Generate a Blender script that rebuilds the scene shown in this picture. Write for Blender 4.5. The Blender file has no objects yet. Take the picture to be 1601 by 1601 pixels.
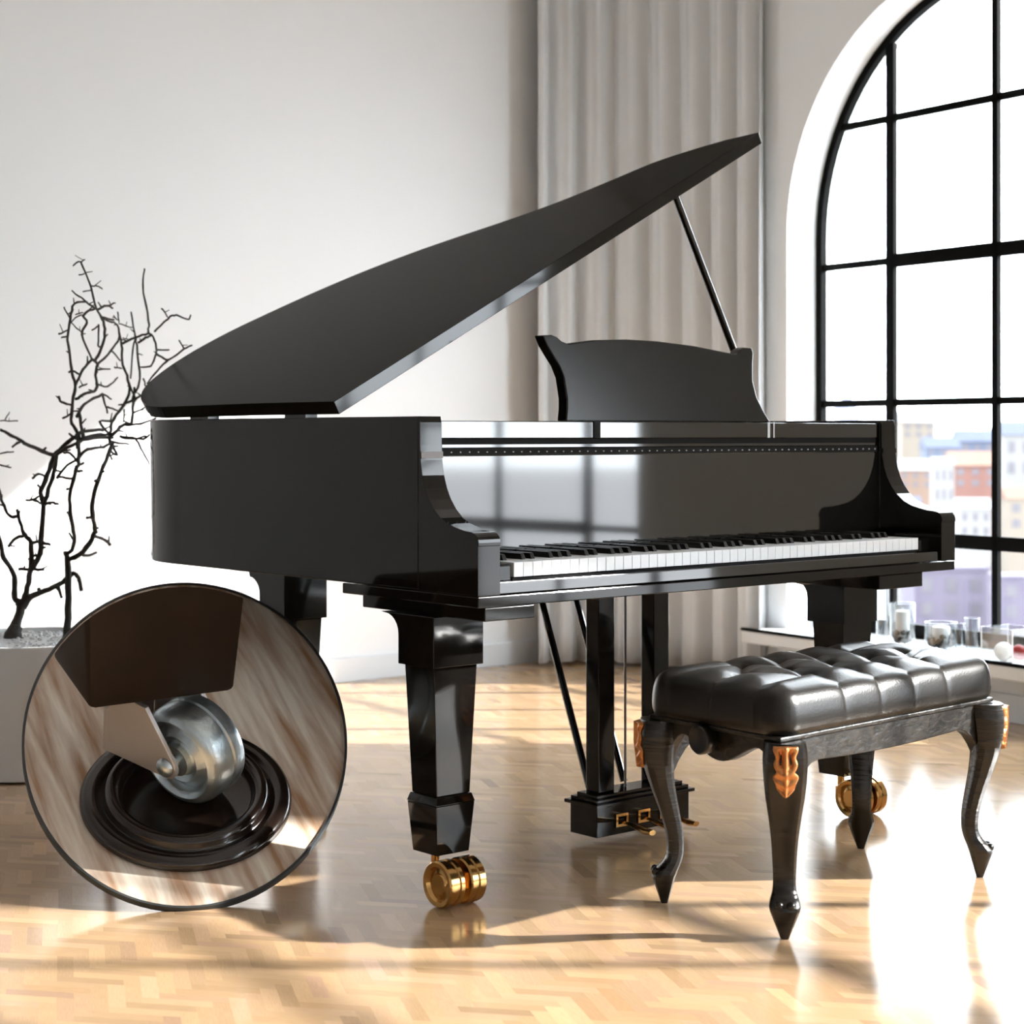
import bpy, bmesh, math, random
from mathutils import Vector, Matrix
random.seed(7)
S = bpy.context.scene
C = S.collection
sin, cos, pi, R = math.sin, math.cos, math.pi, math.radians

# ------------------------------------------------------------------ camera
H = 0.92                                   # eye height
cd = bpy.data.cameras.new('camera'); cam = bpy.data.objects.new('camera', cd); C.objects.link(cam)
cam.location = (0, 0, H); cam.rotation_euler = (pi/2, 0, 0)
F = 2800.0
cd.sensor_width = 36.0; cd.lens = 36.0*F/1601; cd.shift_y = -(800.5-680)/1601
cd.clip_start = 0.05; cd.clip_end = 3000
cd.dof.use_dof = True; cd.dof.focus_distance = 3.75; cd.dof.aperture_fstop = 5.0
S.camera = cam
# ------------------------------------------------------------------ world, sun, exposure
w = bpy.data.worlds.new('sky'); S.world = w; w.use_nodes = True
bg = w.node_tree.nodes['Background']
bg.inputs[0].default_value = (0.88, 0.945, 1.0, 1); bg.inputs[1].default_value = 9.0
sd = bpy.data.lights.new('sun', 'SUN'); sun = bpy.data.objects.new('sun', sd); C.objects.link(sun)
ELEV = 27.0
sdir = Vector((-cos(R(ELEV)), 0.0, -sin(R(ELEV))))
sun.rotation_euler = sdir.to_track_quat('-Z', 'Y').to_euler(); sun.location = (6, 4, 5)
sd.energy = 10.4; sd.angle = R(0.9); sd.color = (1.0, 0.97, 0.93)
vs = S.view_settings
vs.view_transform = 'Standard'; vs.look = 'None'; vs.gamma = 1; vs.use_curve_mapping = False
vs.exposure = 0.60

# ------------------------------------------------------------------ helpers
def at(x, y, Y):                            # a point of the place, read from the photograph at a known distance
    return Vector(((x-800.5)/F*Y, Y, H-(y-680)/F*Y))

def nt(name):
    m = bpy.data.materials.new(name); m.use_nodes = True
    return m, m.node_tree.nodes, m.node_tree.links, m.node_tree.nodes['Principled BSDF']

def mat(name, col, rough=0.5, metal=0.0, ior=1.5, bump=0.0, bscale=40.0, var=0.0, vscale=8.0, stretch=(1,1,1), coat=0.0):
    m, N, L, b = nt(name)
    b.inputs['Base Color'].default_value = (*col, 1); b.inputs['Roughness'].default_value = rough
    b.inputs['Metallic'].default_value = metal; b.inputs['IOR'].default_value = ior
    b.inputs['Coat Weight'].default_value = coat; b.inputs['Coat Roughness'].default_value = 0.05
    tc = N.new('ShaderNodeTexCoord'); mp = N.new('ShaderNodeMapping'); mp.inputs['Scale'].default_value = stretch
    L.new(tc.outputs['Object'], mp.inputs['Vector'])
    if var:
        t = N.new('ShaderNodeTexNoise'); t.inputs['Scale'].default_value = vscale; t.inputs['Detail'].default_value = 5
        L.new(mp.outputs[0], t.inputs['Vector'])
        r = N.new('ShaderNodeMapRange'); r.inputs['To Min'].default_value = 1-var; r.inputs['To Max'].default_value = 1+var
        L.new(t.outputs['Fac'], r.inputs['Value'])
        x = N.new('ShaderNodeVectorMath'); x.operation = 'SCALE'; x.inputs[0].default_value = col
        L.new(r.outputs[0], x.inputs['Scale']); L.new(x.outputs[0], b.inputs['Base Color'])
    if bump:
        t = N.new('ShaderNodeTexNoise'); t.inputs['Scale'].default_value = bscale; t.inputs['Detail'].default_value = 4
        L.new(mp.outputs[0], t.inputs['Vector'])
        bp = N.new('ShaderNodeBump'); bp.inputs['Strength'].default_value = bump; bp.inputs['Distance'].default_value = 0.004
        L.new(t.outputs['Fac'], bp.inputs['Height']); L.new(bp.outputs[0], b.inputs['Normal'])
    return m

def streak_mat(name, c1, c2, scale, rough, bump=0.2, rot=0.0, stretch=(1, 12, 12), ior=1.5):
    m, N, L, b = nt(name)
    tc = N.new('ShaderNodeTexCoord'); mp = N.new('ShaderNodeMapping'); mr = N.new('ShaderNodeMapping')
    mr.inputs['Rotation'].default_value = (0, 0, rot); mp.inputs['Scale'].default_value = stretch
    L.new(tc.outputs['Object'], mr.inputs['Vector']); L.new(mr.outputs[0], mp.inputs['Vector'])
    t = N.new('ShaderNodeTexNoise'); t.inputs['Scale'].default_value = scale; t.inputs['Detail'].default_value = 6; t.inputs['Distortion'].default_value = 0.3
    L.new(mp.outputs[0], t.inputs['Vector'])
    cr = N.new('ShaderNodeValToRGB'); cr.color_ramp.elements[0].color = (*c1, 1); cr.color_ramp.elements[1].color = (*c2, 1)
    cr.color_ramp.elements[0].position = 0.34; cr.color_ramp.elements[1].position = 0.66
    L.new(t.outputs['Fac'], cr.inputs[0]); L.new(cr.outputs[0], b.inputs['Base Color'])
    b.inputs['Roughness'].default_value = rough; b.inputs['IOR'].default_value = ior
    if bump:
        bp = N.new('ShaderNodeBump'); bp.inputs['Strength'].default_value = bump; bp.inputs['Distance'].default_value = 0.003
        L.new(t.outputs['Fac'], bp.inputs['Height']); L.new(bp.outputs[0], b.inputs['Normal'])
    return m

def obj(name, bm, m, parent=None, smooth=False, bevel=0.0, loc=None, seg=2, ang=40):
    bmesh.ops.recalc_face_normals(bm, faces=bm.faces)
    me = bpy.data.meshes.new(name); bm.to_mesh(me); bm.free()
    for mm in (m if isinstance(m, (list, tuple)) else [m]): me.materials.append(mm)
    o = bpy.data.objects.new(name, me); C.objects.link(o)
    if parent: o.parent = parent
    if loc: o.location = loc
    if smooth:
        me.polygons.foreach_set('use_smooth', [True]*len(me.polygons))
        if smooth == 'auto':
            try: me.set_sharp_from_angle(angle=R(ang))
            except Exception: pass
    if bevel:
        b = o.modifiers.new('bevel', 'BEVEL'); b.width = bevel; b.segments = seg; b.limit_method = 'ANGLE'; b.angle_limit = R(35)
        b.harden_normals = False
    return o

def empty(name, loc, rz=0.0):
    o = bpy.data.objects.new(name, None); C.objects.link(o); o.location = loc; o.rotation_euler = (0, 0, rz)
    o.empty_display_size = 0.1
    return o
def tag(o, label, cat, group=None):
    o['label'] = label; o['category'] = cat
    if group: o['group'] = group
    return o
def struct(o, label=None):
    o['kind'] = 'structure'
    if label: o['label'] = label
    return o

def box(bm, x0, x1, y0, y1, z0, z1):
    v = [bm.verts.new(p) for p in ((x0,y0,z0),(x1,y0,z0),(x1,y1,z0),(x0,y1,z0),(x0,y0,z1),(x1,y0,z1),(x1,y1,z1),(x0,y1,z1))]
    for f in ((0,3,2,1),(4,5,6,7),(0,1,5,4),(1,2,6,5),(2,3,7,6),(3,0,4,7)): bm.faces.new([v[i] for i in f])
    return bm
def BX(*a): return box(bmesh.new(), *a)

def frustum(bm, c0, h0, c1, h1):            # square-section taper, c = centre, h = (half x, half y)
    a = [bm.verts.new((c0[0]+sx*h0[0], c0[1]+sy*h0[1], c0[2])) for sx, sy in ((-1,-1),(1,-1),(1,1),(-1,1))]
    b = [bm.verts.new((c1[0]+sx*h1[0], c1[1]+sy*h1[1], c1[2])) for sx, sy in ((-1,-1),(1,-1),(1,1),(-1,1))]
    bm.faces.new(a[::-1]); bm.faces.new(b)
    for i in range(4): bm.faces.new((a[i], a[(i+1)%4], b[(i+1)%4], b[i]))

def prism(bm, pts, off):                    # closed polygon of 3-d points swept by a vector
    off = Vector(off)
    a = [bm.verts.new(Vector(p)) for p in pts]; b = [bm.verts.new(Vector(p)+off) for p in pts]
    n = len(a)
    for i in range(n): bm.faces.new((a[i], a[(i+1)%n], b[(i+1)%n], b[i]))
    f1 = bm.faces.new(a[::-1]); f2 = bm.faces.new(b)
    f1.normal_update(); f2.normal_update()
    if n > 4: bmesh.ops.triangulate(bm, faces=[f1, f2])

def tube(bm, pts, rad, n=8, cap=True):
    pts = [Vector(p) for p in pts]
    if not isinstance(rad, (list, tuple)): rad = [rad]*len(pts)
    rings = []; up = None
    for i, p in enumerate(pts):
        t = (pts[min(i+1, len(pts)-1)]-pts[max(i-1, 0)]).normalized()
        if up is None: up = t.orthogonal().normalized()
        up = (up-t*up.dot(t))
        up = up.normalized() if up.length > 1e-6 else t.orthogonal().normalized()
        s = t.cross(up)
        rings.append([bm.verts.new(p+(up*cos(2*pi*k/n)+s*sin(2*pi*k/n))*rad[i]) for k in range(n)])
    for a, b in zip(rings, rings[1:]):
        for k in range(n): bm.faces.new((a[k], a[(k+1)%n], b[(k+1)%n], b[k]))
    if cap: bm.faces.new(rings[0][::-1]); bm.faces.new(rings[-1])

def lathe(bm, prof, n=48, c=(0,0,0), ax=None):   # prof = (radius, height) pairs, ax = (x, y, axis) vectors
    c = Vector(c); X, Y, Z = ax or (Vector((1,0,0)), Vector((0,1,0)), Vector((0,0,1)))
    rings = []
    for r, h in prof:
        if r < 1e-6: rings.append([bm.verts.new(c+Z*h)])
        else: rings.append([bm.verts.new(c+Z*h+(X*cos(2*pi*k/n)+Y*sin(2*pi*k/n))*r) for k in range(n)])
    for a, b in zip(rings, rings[1:]):
        for k in range(n):
            j = (k+1) % n
            if len(a) == 1 and len(b) == 1: continue
            if len(a) == 1: bm.faces.new((a[0], b[j], b[k]))
            elif len(b) == 1: bm.faces.new((a[k], a[j], b[0]))
            else: bm.faces.new((a[k], a[j], b[j], b[k]))

def catmull(P, k=6, closed=False):
    P = [Vector(p) for p in P]; out = []; n = len(P)
    for i in range(n if closed else n-1):
        g = lambda j: P[j % n] if closed else P[max(0, min(n-1, j))]
        a, b, c, d = g(i-1), g(i), g(i+1), g(i+2)
        for s in range(k):
            t = s/k
            out.append(0.5*((2*b)+(c-a)*t+(2*a-5*b+4*c-d)*t*t+(3*b-a-3*c+d)*t*t*t))
    if not closed: out.append(P[-1])
    return out

# ------------------------------------------------------------------ materials
LACQ = mat('black_lacquer', (0.006, 0.0052, 0.0045), 0.06, ior=1.42)
FALL = mat('black_mirror_lacquer', (0.006, 0.0055, 0.005), 0.05, ior=1.85)
LACQ_SOFT = mat('black_satin_lacquer', (0.007, 0.006, 0.005), 0.2, ior=1.45)
LIDM = mat('black_lid_lacquer', (0.006, 0.0050, 0.0036), 0.16, ior=1.06)
FELT = mat('black_felt', (0.002, 0.002, 0.002), 0.9)
IVORY = mat('white_key_plastic', (0.93, 0.945, 0.955), 0.25)
EBONY = mat('black_key_plastic', (0.006, 0.006, 0.006), 0.3)
BRASS = mat('brass', (0.62, 0.36, 0.13), 0.16, metal=1)
BRASS_D = mat('brass_disc', (0.45, 0.30, 0.16), 0.35, metal=1)
PIN = mat('steel_pin', (0.6, 0.6, 0.6), 0.3, metal=1)
GOLD = mat('gold_plate', (0.5, 0.36, 0.14), 0.4, metal=1)
LEATHER = mat('black_leather', (0.010, 0.0085, 0.0072), 0.30, ior=1.42, bump=0.10, bscale=260)
OAK = streak_mat('black_stained_oak', (0.003, 0.0026, 0.0022), (0.013, 0.010, 0.0075), 9, 0.26, bump=0.5, stretch=(1, 1, 14))
OAK_H = streak_mat('black_stained_oak_rail', (0.004, 0.0035, 0.003), (0.03, 0.025, 0.02), 7, 0.32, bump=0.6, stretch=(2, 9, 14))
COPPER = mat('copper_gilt', (0.60, 0.25, 0.09), 0.32, metal=0.85, bump=0.2, bscale=90)
WALLM = mat('white_plaster', (0.865, 0.880, 0.895), 0.9, bump=0.05, bscale=120, var=0.015, vscale=3)
WALLG = mat('warm_white_plaster', (0.83, 0.855, 0.875), 0.9, bump=0.05, bscale=120, var=0.015, vscale=3)
TRIM = mat('white_trim_paint', (0.75, 0.775, 0.80), 0.5, var=0.02)
CEIL = mat('ceiling_paint', (0.86, 0.88, 0.90), 0.9, bump=0.03)
IRON = mat('black_iron', (0.004, 0.004, 0.004), 0.55, ior=1.1, bump=0.05)
CURT = mat('grey_linen', (0.70, 0.715, 0.73), 0.95, bump=0.15, bscale=300, var=0.03, vscale=40)
POT = mat('white_glazed_pot', (0.78, 0.80, 0.82), 0.16, var=0.02)
GRAV = mat('pale_gravel', (0.66, 0.67, 0.68), 0.9, bump=1.0, bscale=120, var=0.35, vscale=120)
BARK = mat('dark_bark', (0.020, 0.015, 0.012), 0.8, bump=0.6, bscale=160, var=0.3, vscale=60)
STEEL = mat('brushed_steel', (0.60, 0.68, 0.72), 0.30, metal=0.92, bump=0.25, bscale=90, var=0.18, vscale=30)
STEEL_P = mat('pale_steel_plate', (0.66, 0.62, 0.60), 0.42, metal=0.8, bump=0.1, bscale=60)
CUPM = mat('dark_brown_gloss', (0.014, 0.008, 0.006), 0.14, ior=1.6)
LEGM = mat('dark_walnut_lacquer', (0.016, 0.0085, 0.005), 0.5, ior=1.3, var=0.25, vscale=9)
RINGM = mat('charcoal_rim_paint', (0.045, 0.05, 0.052), 0.5)
BOARD = streak_mat('streaked_wood_board', (0.46, 0.25, 0.13), (0.97, 0.87, 0.74), 3.4, 0.45, bump=0.05, rot=R(-13), stretch=(9, 0.8, 9))

def glass_mat(name, tint=(1, 1, 1), k=0.1):
    m, N, L, b = nt(name)
    N.remove(b); out = N['Material Output']
    tr = N.new('ShaderNodeBsdfTransparent'); tr.inputs[0].default_value = (*tint, 1)
    gl = N.new('ShaderNodeBsdfGlossy'); gl.inputs['Roughness'].default_value = 0.02
    lw = N.new('ShaderNodeLayerWeight'); fr = N.new('ShaderNodeMath'); fr.operation = 'POWER'; fr.inputs[1].default_value = 5.0; L.new(lw.outputs['Facing'], fr.inputs[0])
    ml = N.new('ShaderNodeMath'); ml.operation = 'MULTIPLY_ADD'; ml.inputs[1].default_value = 0.85; ml.use_clamp = True; ml.inputs[2].default_value = k
    mx = N.new('ShaderNodeMixShader')
    L.new(fr.outputs[0], ml.inputs[0]); L.new(ml.outputs[0], mx.inputs[0])
    L.new(tr.outputs[0], mx.inputs[1]); L.new(gl.outputs[0], mx.inputs[2]); L.new(mx.outputs[0], out.inputs[0])
    return m
PANE = glass_mat('window_glass', (0.98, 0.99, 0.99), 0.02)
JARG = glass_mat('jar_glass', (0.86, 0.88, 0.89), 0.10)

def floor_mat():
    m, N, L, b = nt('herringbone_oak')
    vc = N.new('ShaderNodeVertexColor'); vc.layer_name = 'plank'
    uv = N.new('ShaderNodeUVMap'); uv.uv_map = 'grain'
    mp = N.new('ShaderNodeMapping'); mp.inputs['Scale'].default_value = (1.2, 16, 1); L.new(uv.outputs[0], mp.inputs[0])
    t = N.new('ShaderNodeTexNoise'); t.inputs['Scale'].default_value = 7; t.inputs['Detail'].default_value = 5
    L.new(mp.outputs[0], t.inputs['Vector'])
    r = N.new('ShaderNodeMapRange'); r.inputs['To Min'].default_value = 0.80; r.inputs['To Max'].default_value = 1.18; L.new(t.outputs['Fac'], r.inputs['Value'])
    x = N.new('ShaderNodeVectorMath'); x.operation = 'SCALE'; L.new(vc.outputs[0], x.inputs[0]); L.new(r.outputs[0], x.inputs['Scale'])
    L.new(x.outputs[0], b.inputs['Base Color'])
    b.inputs['Roughness'].default_value = 0.13; b.inputs['IOR'].default_value = 1.43
    t2 = N.new('ShaderNodeTexNoise'); t2.inputs['Scale'].default_value = 5
    tc = N.new('ShaderNodeTexCoord'); L.new(tc.outputs['Object'], t2.inputs['Vector'])
    r2 = N.new('ShaderNodeMapRange'); r2.inputs['To Min'].default_value = 0.09; r2.inputs['To Max'].default_value = 0.2; L.new(t2.outputs['Fac'], r2.inputs['Value'])
    L.new(r2.outputs[0], b.inputs['Roughness'])
    bp = N.new('ShaderNodeBump'); bp.inputs['Strength'].default_value = 0.04; bp.inputs['Distance'].default_value = 0.002
    L.new(t.outputs['Fac'], bp.inputs['Height']); L.new(bp.outputs[0], b.inputs['Normal'])
    return m
FLOORM = floor_mat()
FLOORB = mat('oak_floor_margin', (0.42, 0.30, 0.18), 0.15, var=0.1)

# ------------------------------------------------------------------ room shell
WA = Vector((1.63, 5.70, 0)); wa = R(34.0)
D = Vector((-sin(wa), cos(wa), 0)); NO = Vector((cos(wa), sin(wa), 0))     # along the window wall, and outward
BA = Vector((-0.64, 6.66, 0)); BD = Vector((0.768, 0.640, 0)).normalized(); BN = Vector((BD.y, -BD.x, 0))
CORNER = Vector((0.40, 7.53, 0)); HC = 3.3
FAR_L = BA-BD*7.6; 
PR = WA-D*10.5; PL = Vector((FAR_L.x, PR.y, 0))

def make_floor():
    bm = bmesh.new(); col = bm.loops.layers.float_color.new('plank'); uvl = bm.loops.layers.uv.new('grain')
    Wd, Ln = 0.030, 0.120; n = 4
    e1 = (cos(R(-11)), sin(R(-11))); e2 = (cos(R(104)), sin(R(104)))
    def put(cx, cy, ang, c):
        X0, Y0 = cx*e1[0]+cy*e2[0], cx*e1[1]+cy*e2[1]+5.0
        if not (2.4 < Y0 < 7.75 and abs(X0) < 0.33*Y0+0.15): return
        hl, hw = (Ln/2, Wd/2) if ang == 0 else (Wd/2, Ln/2)
        quad = ((-1,-1),(1,-1),(1,1),(-1,1)) if ang == 0 else ((1,-1),(1,1),(-1,1),(-1,-1))
        vs_ = [bm.verts.new((X0+e1[0]*s*hl+e2[0]*q*hw, Y0+e1[1]*s*hl+e2[1]*q*hw, 0)) for s, q in quad]
        f = bm.faces.new(vs_); u0, v0 = random.random()*50, random.random()*50
        for lp, (s, q) in zip(f.loops, ((0,0),(1,0),(1,1),(0,1))):
            lp[col] = c; lp[uvl].uv = (u0+s*Ln*4, v0+q*Wd*4)
    for i in range(-125, 125):
        for j in range(-34, 34):
            for vert in (0, 1):
                k = random.gauss(0, 0.085); t = random.gauss(0, 0.04)
                if random.random() < 0.08: k -= 0.12
                if random.random() < 0.08: k += 0.10
                c = (0.47*(1+k), 0.315*(1+k-0.5*abs(t)), 0.180*(1+k-t), 1)
                # herringbone on a grid of plank widths
                x0 = i*Wd + j*2*Ln*0.5*2 - 0; 
                bx = i*Wd + j*n*2*Wd; by = i*Wd
                if not vert: put(bx+Ln/2, by+Wd/2, 0, c)
                else: put(bx+Wd/2+0, by+Wd+Ln/2, pi/2, c)
    base = bm.faces.new([bm.verts.new(p-Vector((0, 0, 0.0015))) for p in (PL, PR+NO*0.3, CORNER+NO*0.3+D*0.2, FAR_L-BN*0.1)])
    base.material_index = 1
    o = obj('floor', bm, [FLOORM, FLOORB]); struct(o, 'glossy honey coloured herringbone parquet floor')
make_floor()
bm = bmesh.new()
prism(bm, [p+Vector((0, 0, HC)) for p in (PL-Vector((0.1, 0.1, 0)), PR+Vector((0.3, -0.1, 0)), CORNER+NO*0.3+D*0.3, FAR_L-BN*0.15)], (0, 0, 0.1))
struct(obj('ceiling', bm, CEIL))
bm = bmesh.new(); prism(bm, [FAR_L-Vector((0, 0, 0.05)), CORNER+BD*0.0-Vector((0, 0, 0.05)), CORNER+Vector((0, 0, HC)), FAR_L+Vector((0, 0, HC))], -BN*0.12)
struct(obj('wall_back', bm, WALLM), 'plain white wall behind the piano')
bm = bmesh.new(); prism(bm, [FAR_L-Vector((0, 0, 0.05)), PL-Vector((0, 0, 0.05)), PL+Vector((0, 0, HC)), FAR_L+Vector((0, 0, HC))], (-0.12, 0, 0))
struct(obj('wall_left', bm, WALLM))
bm = bmesh.new(); prism(bm, [PR-Vector((0, 0, 0.05)), PL-Vector((0, 0, 0.05)), PL+Vector((0, 0, HC)), PR+Vector((0, 0, HC))], (0, -0.12, 0))
struct(obj('wall_front', bm, WALLM))
# window wall with arched openings
WC = [0.25, -3.23, -6.71]; WR = 0.85; SPR = 1.65; SILL = 0.205  # last opening is an unseen window added for fill light
def wp(t, z, off=0.0): return WA+D*t+NO*off+Vector((0, 0, z))
def arch(tc, r, z0, spr, n=40):
    P = [(tc-r, z0), (tc+r, z0)]
    for k in range(n+1): P.append((tc+r*cos(pi*k/n), spr+r*sin(pi*k/n)))
    return P
bm = bmesh.new(); es = []
def loop(P):
    v = [bm.verts.new(wp(t, z)) for t, z in P]
    for i in range(len(v)): es.append(bm.edges.new((v[i], v[(i+1) % len(v)])))
tC = (CORNER-WA).dot(D)+0.02; tE = -10.6
loop([(tE, -0.05), (tC, -0.05), (tC, HC), (tE, HC)])
for tc in WC: loop(arch(tc, WR, SILL, SPR))
g = bmesh.ops.triangle_fill(bm, use_beauty=True, use_dissolve=False, edges=es)
fs = [f for f in bm.faces]
ex = bmesh.ops.extrude_face_region(bm, geom=fs)
bmesh.ops.translate(bm, verts=[v for v in ex['geom'] if isinstance(v, bmesh.types.BMVert)], vec=NO*0.24)
struct(obj('wall_right', bm, WALLG), 'off white wall with tall arched windows')
# baseboards
bm = bmesh.new(); p0 = FAR_L+BN*0.001; p1 = CORNER+BN*0.001-BD*0.02
prism(bm, [p0, p1, p1+Vector((0, 0, 0.085)), p1+Vector((0, 0, 0.095))-BN*0.0005, p0+Vector((0, 0, 0.095))][:4]+[p0+Vector((0, 0, 0.085))] if False else [p0, p1, p1+Vector((0, 0, 0.09)), p0+Vector((0, 0, 0.09))], BN*0.016)
struct(obj('baseboard_back', bm, TRIM, bevel=0.003))
bm = bmesh.new(); q0 = wp(tE+0.3, 0, -0.001); q1 = wp(tC-0.06, 0, -0.001)
prism(bm, [q0, q1, q1+Vector((0, 0, 0.09)), q0+Vector((0, 0, 0.09))], -NO*0.016)
struct(obj('baseboard_right', bm, TRIM, bevel=0.003))

def bar(bm, t0, t1, z0, z1, o0, o1):
    prism(bm, [wp(t0, z0, o0), wp(t1, z0, o0), wp(t1, z1, o0), wp(t0, z1, o0)], NO*(o1-o0))
def make_window(i, tc):
    root = empty('window_%d' % i, wp(tc, SILL, 0.15)); struct(root, 'tall arched window with black iron glazing bars' if i == 1 else None)
    Mi = root.matrix_basis.inverted() if False else Matrix.Translation(-wp(tc, SILL, 0.15))
    def add(name, bm, m, **k):
        bmesh.ops.transform(bm, matrix=Mi, verts=bm.verts); return obj(name, bm, m, root, **k)
    f0, f1 = 0.145, 0.172
    # frame: arch band
    bm = bmesh.new(); out = arch(tc, WR-0.001, SILL+0.001, SPR); inn = arch(tc, WR-0.03, SILL+0.05, SPR)
    n = len(out); rows = []
    for P, o in ((out, f0), (inn, f0), (inn, f1), (out, f1)): rows.append([bm.verts.new(wp(t, z, o)) for t, z in P])
    for a in range(4):
        A, B = rows[a], rows[(a+1) % 4]
        for k in range(n): bm.faces.new((A[k], A[(k+1) % n], B[(k+1) % n], B[k]))
    add('frame', bm, IRON)
    def zt(t): return SPR+math.sqrt(max(0, (WR-0.02)**2-(t-tc)**2))
    Zs = [0.556, 1.035, 1.541, 2.05]
    ver = [(tc+0.478, 0.019), (tc, 0.0125), (tc-0.478, 0.019)]
    for t, hw in ver:
        bm = bmesh.new(); bar(bm, t-hw, t+hw, SILL+0.04, zt(abs(t-tc)+hw+tc), f0+0.004, f1-0.004); add('mullion', bm, IRON)
    for k, z in enumerate(Zs):
        hw_ = WR-0.02 if z < SPR else math.sqrt((WR-0.02)**2-(z-SPR)**2)
        bm = bmesh.new(); bar(bm, tc-hw_, tc+hw_, z-0.0125, z+0.0125, f0+0.006, f1-0.006)
        if k in (0, 2): bar(bm, tc-0.478, tc+0.478, z-0.024, z+0.024, f0+0.004, f1-0.004)
        add('glazing_bar', bm, IRON)
    bm = bmesh.new(); P = arch(tc, WR-0.012, SILL+0.02, SPR)
    f = bm.faces.new([bm.verts.new(wp(t, z, 0.1585)) for t, z in P])
    add('pane', bm, PANE)
    # sill with a thin black edge
    bm = bmesh.new(); bar(bm, tc-WR-0.06, tc+WR+0.06, SILL-0.045, SILL-0.001, -0.17, -0.001); add('sill', bm, TRIM, bevel=0.004)
    bm = bmesh.new(); bar(bm, tc-WR-0.061, tc+WR+0.061, SILL-0.001, SILL+0.009, -0.172, -0.155); e = add('sill_edge', bm, IRON); e['label'] = 'thin black sill edge'
for i, tc in enumerate(WC): make_window(i+1, tc)  # the third lies out of view, added to brighten the room

# ------------------------------------------------------------------ outside: pale ground and houses far below
bm = bmesh.new(); f = bm.faces.new([bm.verts.new(p) for p in ((-300, 30, -16), (900, -300, -16), (900, 1400, -16), (-300, 1400, -16))])
GROUND = mat('pale_reflecting_ground', (0.25, 0.25, 0.255), 0.9, var=0.3, vscale=0.03)  # no snow: kept pale so the piano panel reflects it brightly
bm.faces.ensure_lookup_table()
ground = obj('pale_ground', bm, GROUND); struct(ground, 'pale ground of the town outside the window')
def cityc(c): return mat('house_%d' % random.randint(0, 99999), c, 0.9, var=0.08, vscale=0.4)
WIN_D = mat('house_window', (0.045, 0.04, 0.05), 0.4)
CITY = 0.18
ROOF = {k: mat('roof_'+k, tuple(v*CITY for v in c), 0.9, var=0.1, vscale=0.5) for k, c in dict(white=(0.62, 0.63, 0.66), blue=(0.16, 0.20, 0.34), orange=(0.50, 0.27, 0.18), purple=(0.28, 0.24, 0.36)).items()}
WCOL = dict(white=(0.62, 0.60, 0.58), orange=(0.56, 0.36, 0.26), blue=(0.22, 0.27, 0.42), purple=(0.31, 0.26, 0.38), red=(0.50, 0.22, 0.17), cream=(0.6, 0.5, 0.4))
WMAT = {k: cityc(tuple(v*CITY for v in c)) for k, c in WCOL.items()}
def house(x0, x1, ytop, ybase, Y, wall, roof, label, gable=True, cat='house', nw=3, nr=2):
    a = at(x0, ybase, Y); b = at(x1, ybase, Y); zt = at(x0, ytop, Y).z; zb = -16.0
    wdt = b.x-a.x; dep = wdt*0.8; h = zt-zb
    root = empty('house', ((a.x+b.x)/2, Y, zb)); tag(root, label, cat, 'houses of the town outside')
    bm = BX(-wdt/2, wdt/2, 0, dep, 0, h); obj('wall', bm, WMAT[wall], root)
    bm = bmesh.new()
    if gable: prism(bm, [(-wdt*0.55, -wdt*0.05, h), (-wdt*0.55, dep*1.05, h), (-wdt*0.55, dep/2, h+wdt*0.32)], (wdt*1.1, 0, 0))
    else: box(bm, -wdt*0.52, wdt*0.52, -wdt*0.02, dep*1.02, h, h+wdt*0.06)
    obj('roof', bm, ROOF[roof], root)
    ys = zt-at(x0, ybase, Y).z
    for r in range(nr):
        for k in range(nw):
            cx = -wdt/2+wdt*(k+0.5)/nw; cz = h-ys*(r+0.6)/max(nr, 1)*0.8
            ww = wdt/nw*0.22; wh = ys/max(nr, 1)*0.22
            obj('window', BX(cx-ww, cx+ww, -wdt*0.01, wdt*0.005, cz-wh, cz+wh), WIN_D, root)
house(1410, 1462, 660, 690, 260, 'cream', 'white', 'small cream house far off below the pale hills')
house(1448, 1500, 700, 720, 200, 'blue', 'blue', 'dark blue roofed house beyond the gabled white house')
house(1500, 1556, 690, 730, 230, 'blue', 'blue', 'long blue house at the right of the middle pane')
house(1405, 1458, 735, 770, 150, 'orange', 'white', 'orange house with a white roof left of the gabled white house')
house(1460, 1492, 725, 800, 140, 'white', 'white', 'narrow white house with a pointed gable in the town outside')
house(1490, 1560, 728, 770, 150, 'red', 'orange', 'reddish house with an orange roof beside the narrow white house')
house(1398, 1440, 790, 830, 120, 'white', 'blue', 'white house with a blue roof behind the piano arm', nw=2)
house(1500, 1550, 795, 850, 110, 'white', 'white', 'white house just above the thick lower window bar')
house(1430, 1545, 893, 985, 85, 'purple', 'purple', 'mauve block below the thick lower window bar', gable=False, nw=3, nr=2)
house(1562, 1640, 905, 985, 80, 'purple', 'purple', 'mauve block right of the thin central window bar', gable=False, nw=2, nr=2)
house(1570, 1640, 680, 760, 210, 'white', 'blue', 'white house with blue roof at the right edge of the window')
house(1575, 1630, 780, 840, 140, 'cream', 'orange', 'cream house with orange roof near the right edge of the window', nw=2)
house(1330, 1400, 690, 770, 240, 'blue', 'blue', 'bluish tower block beyond the left window pane', gable=False, cat='building')
house(1555, 1572, 690, 780, 300, 'cream', 'white', 'slim cream tower behind the central window bar', gable=False, cat='building', nw=1, nr=3)
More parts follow.
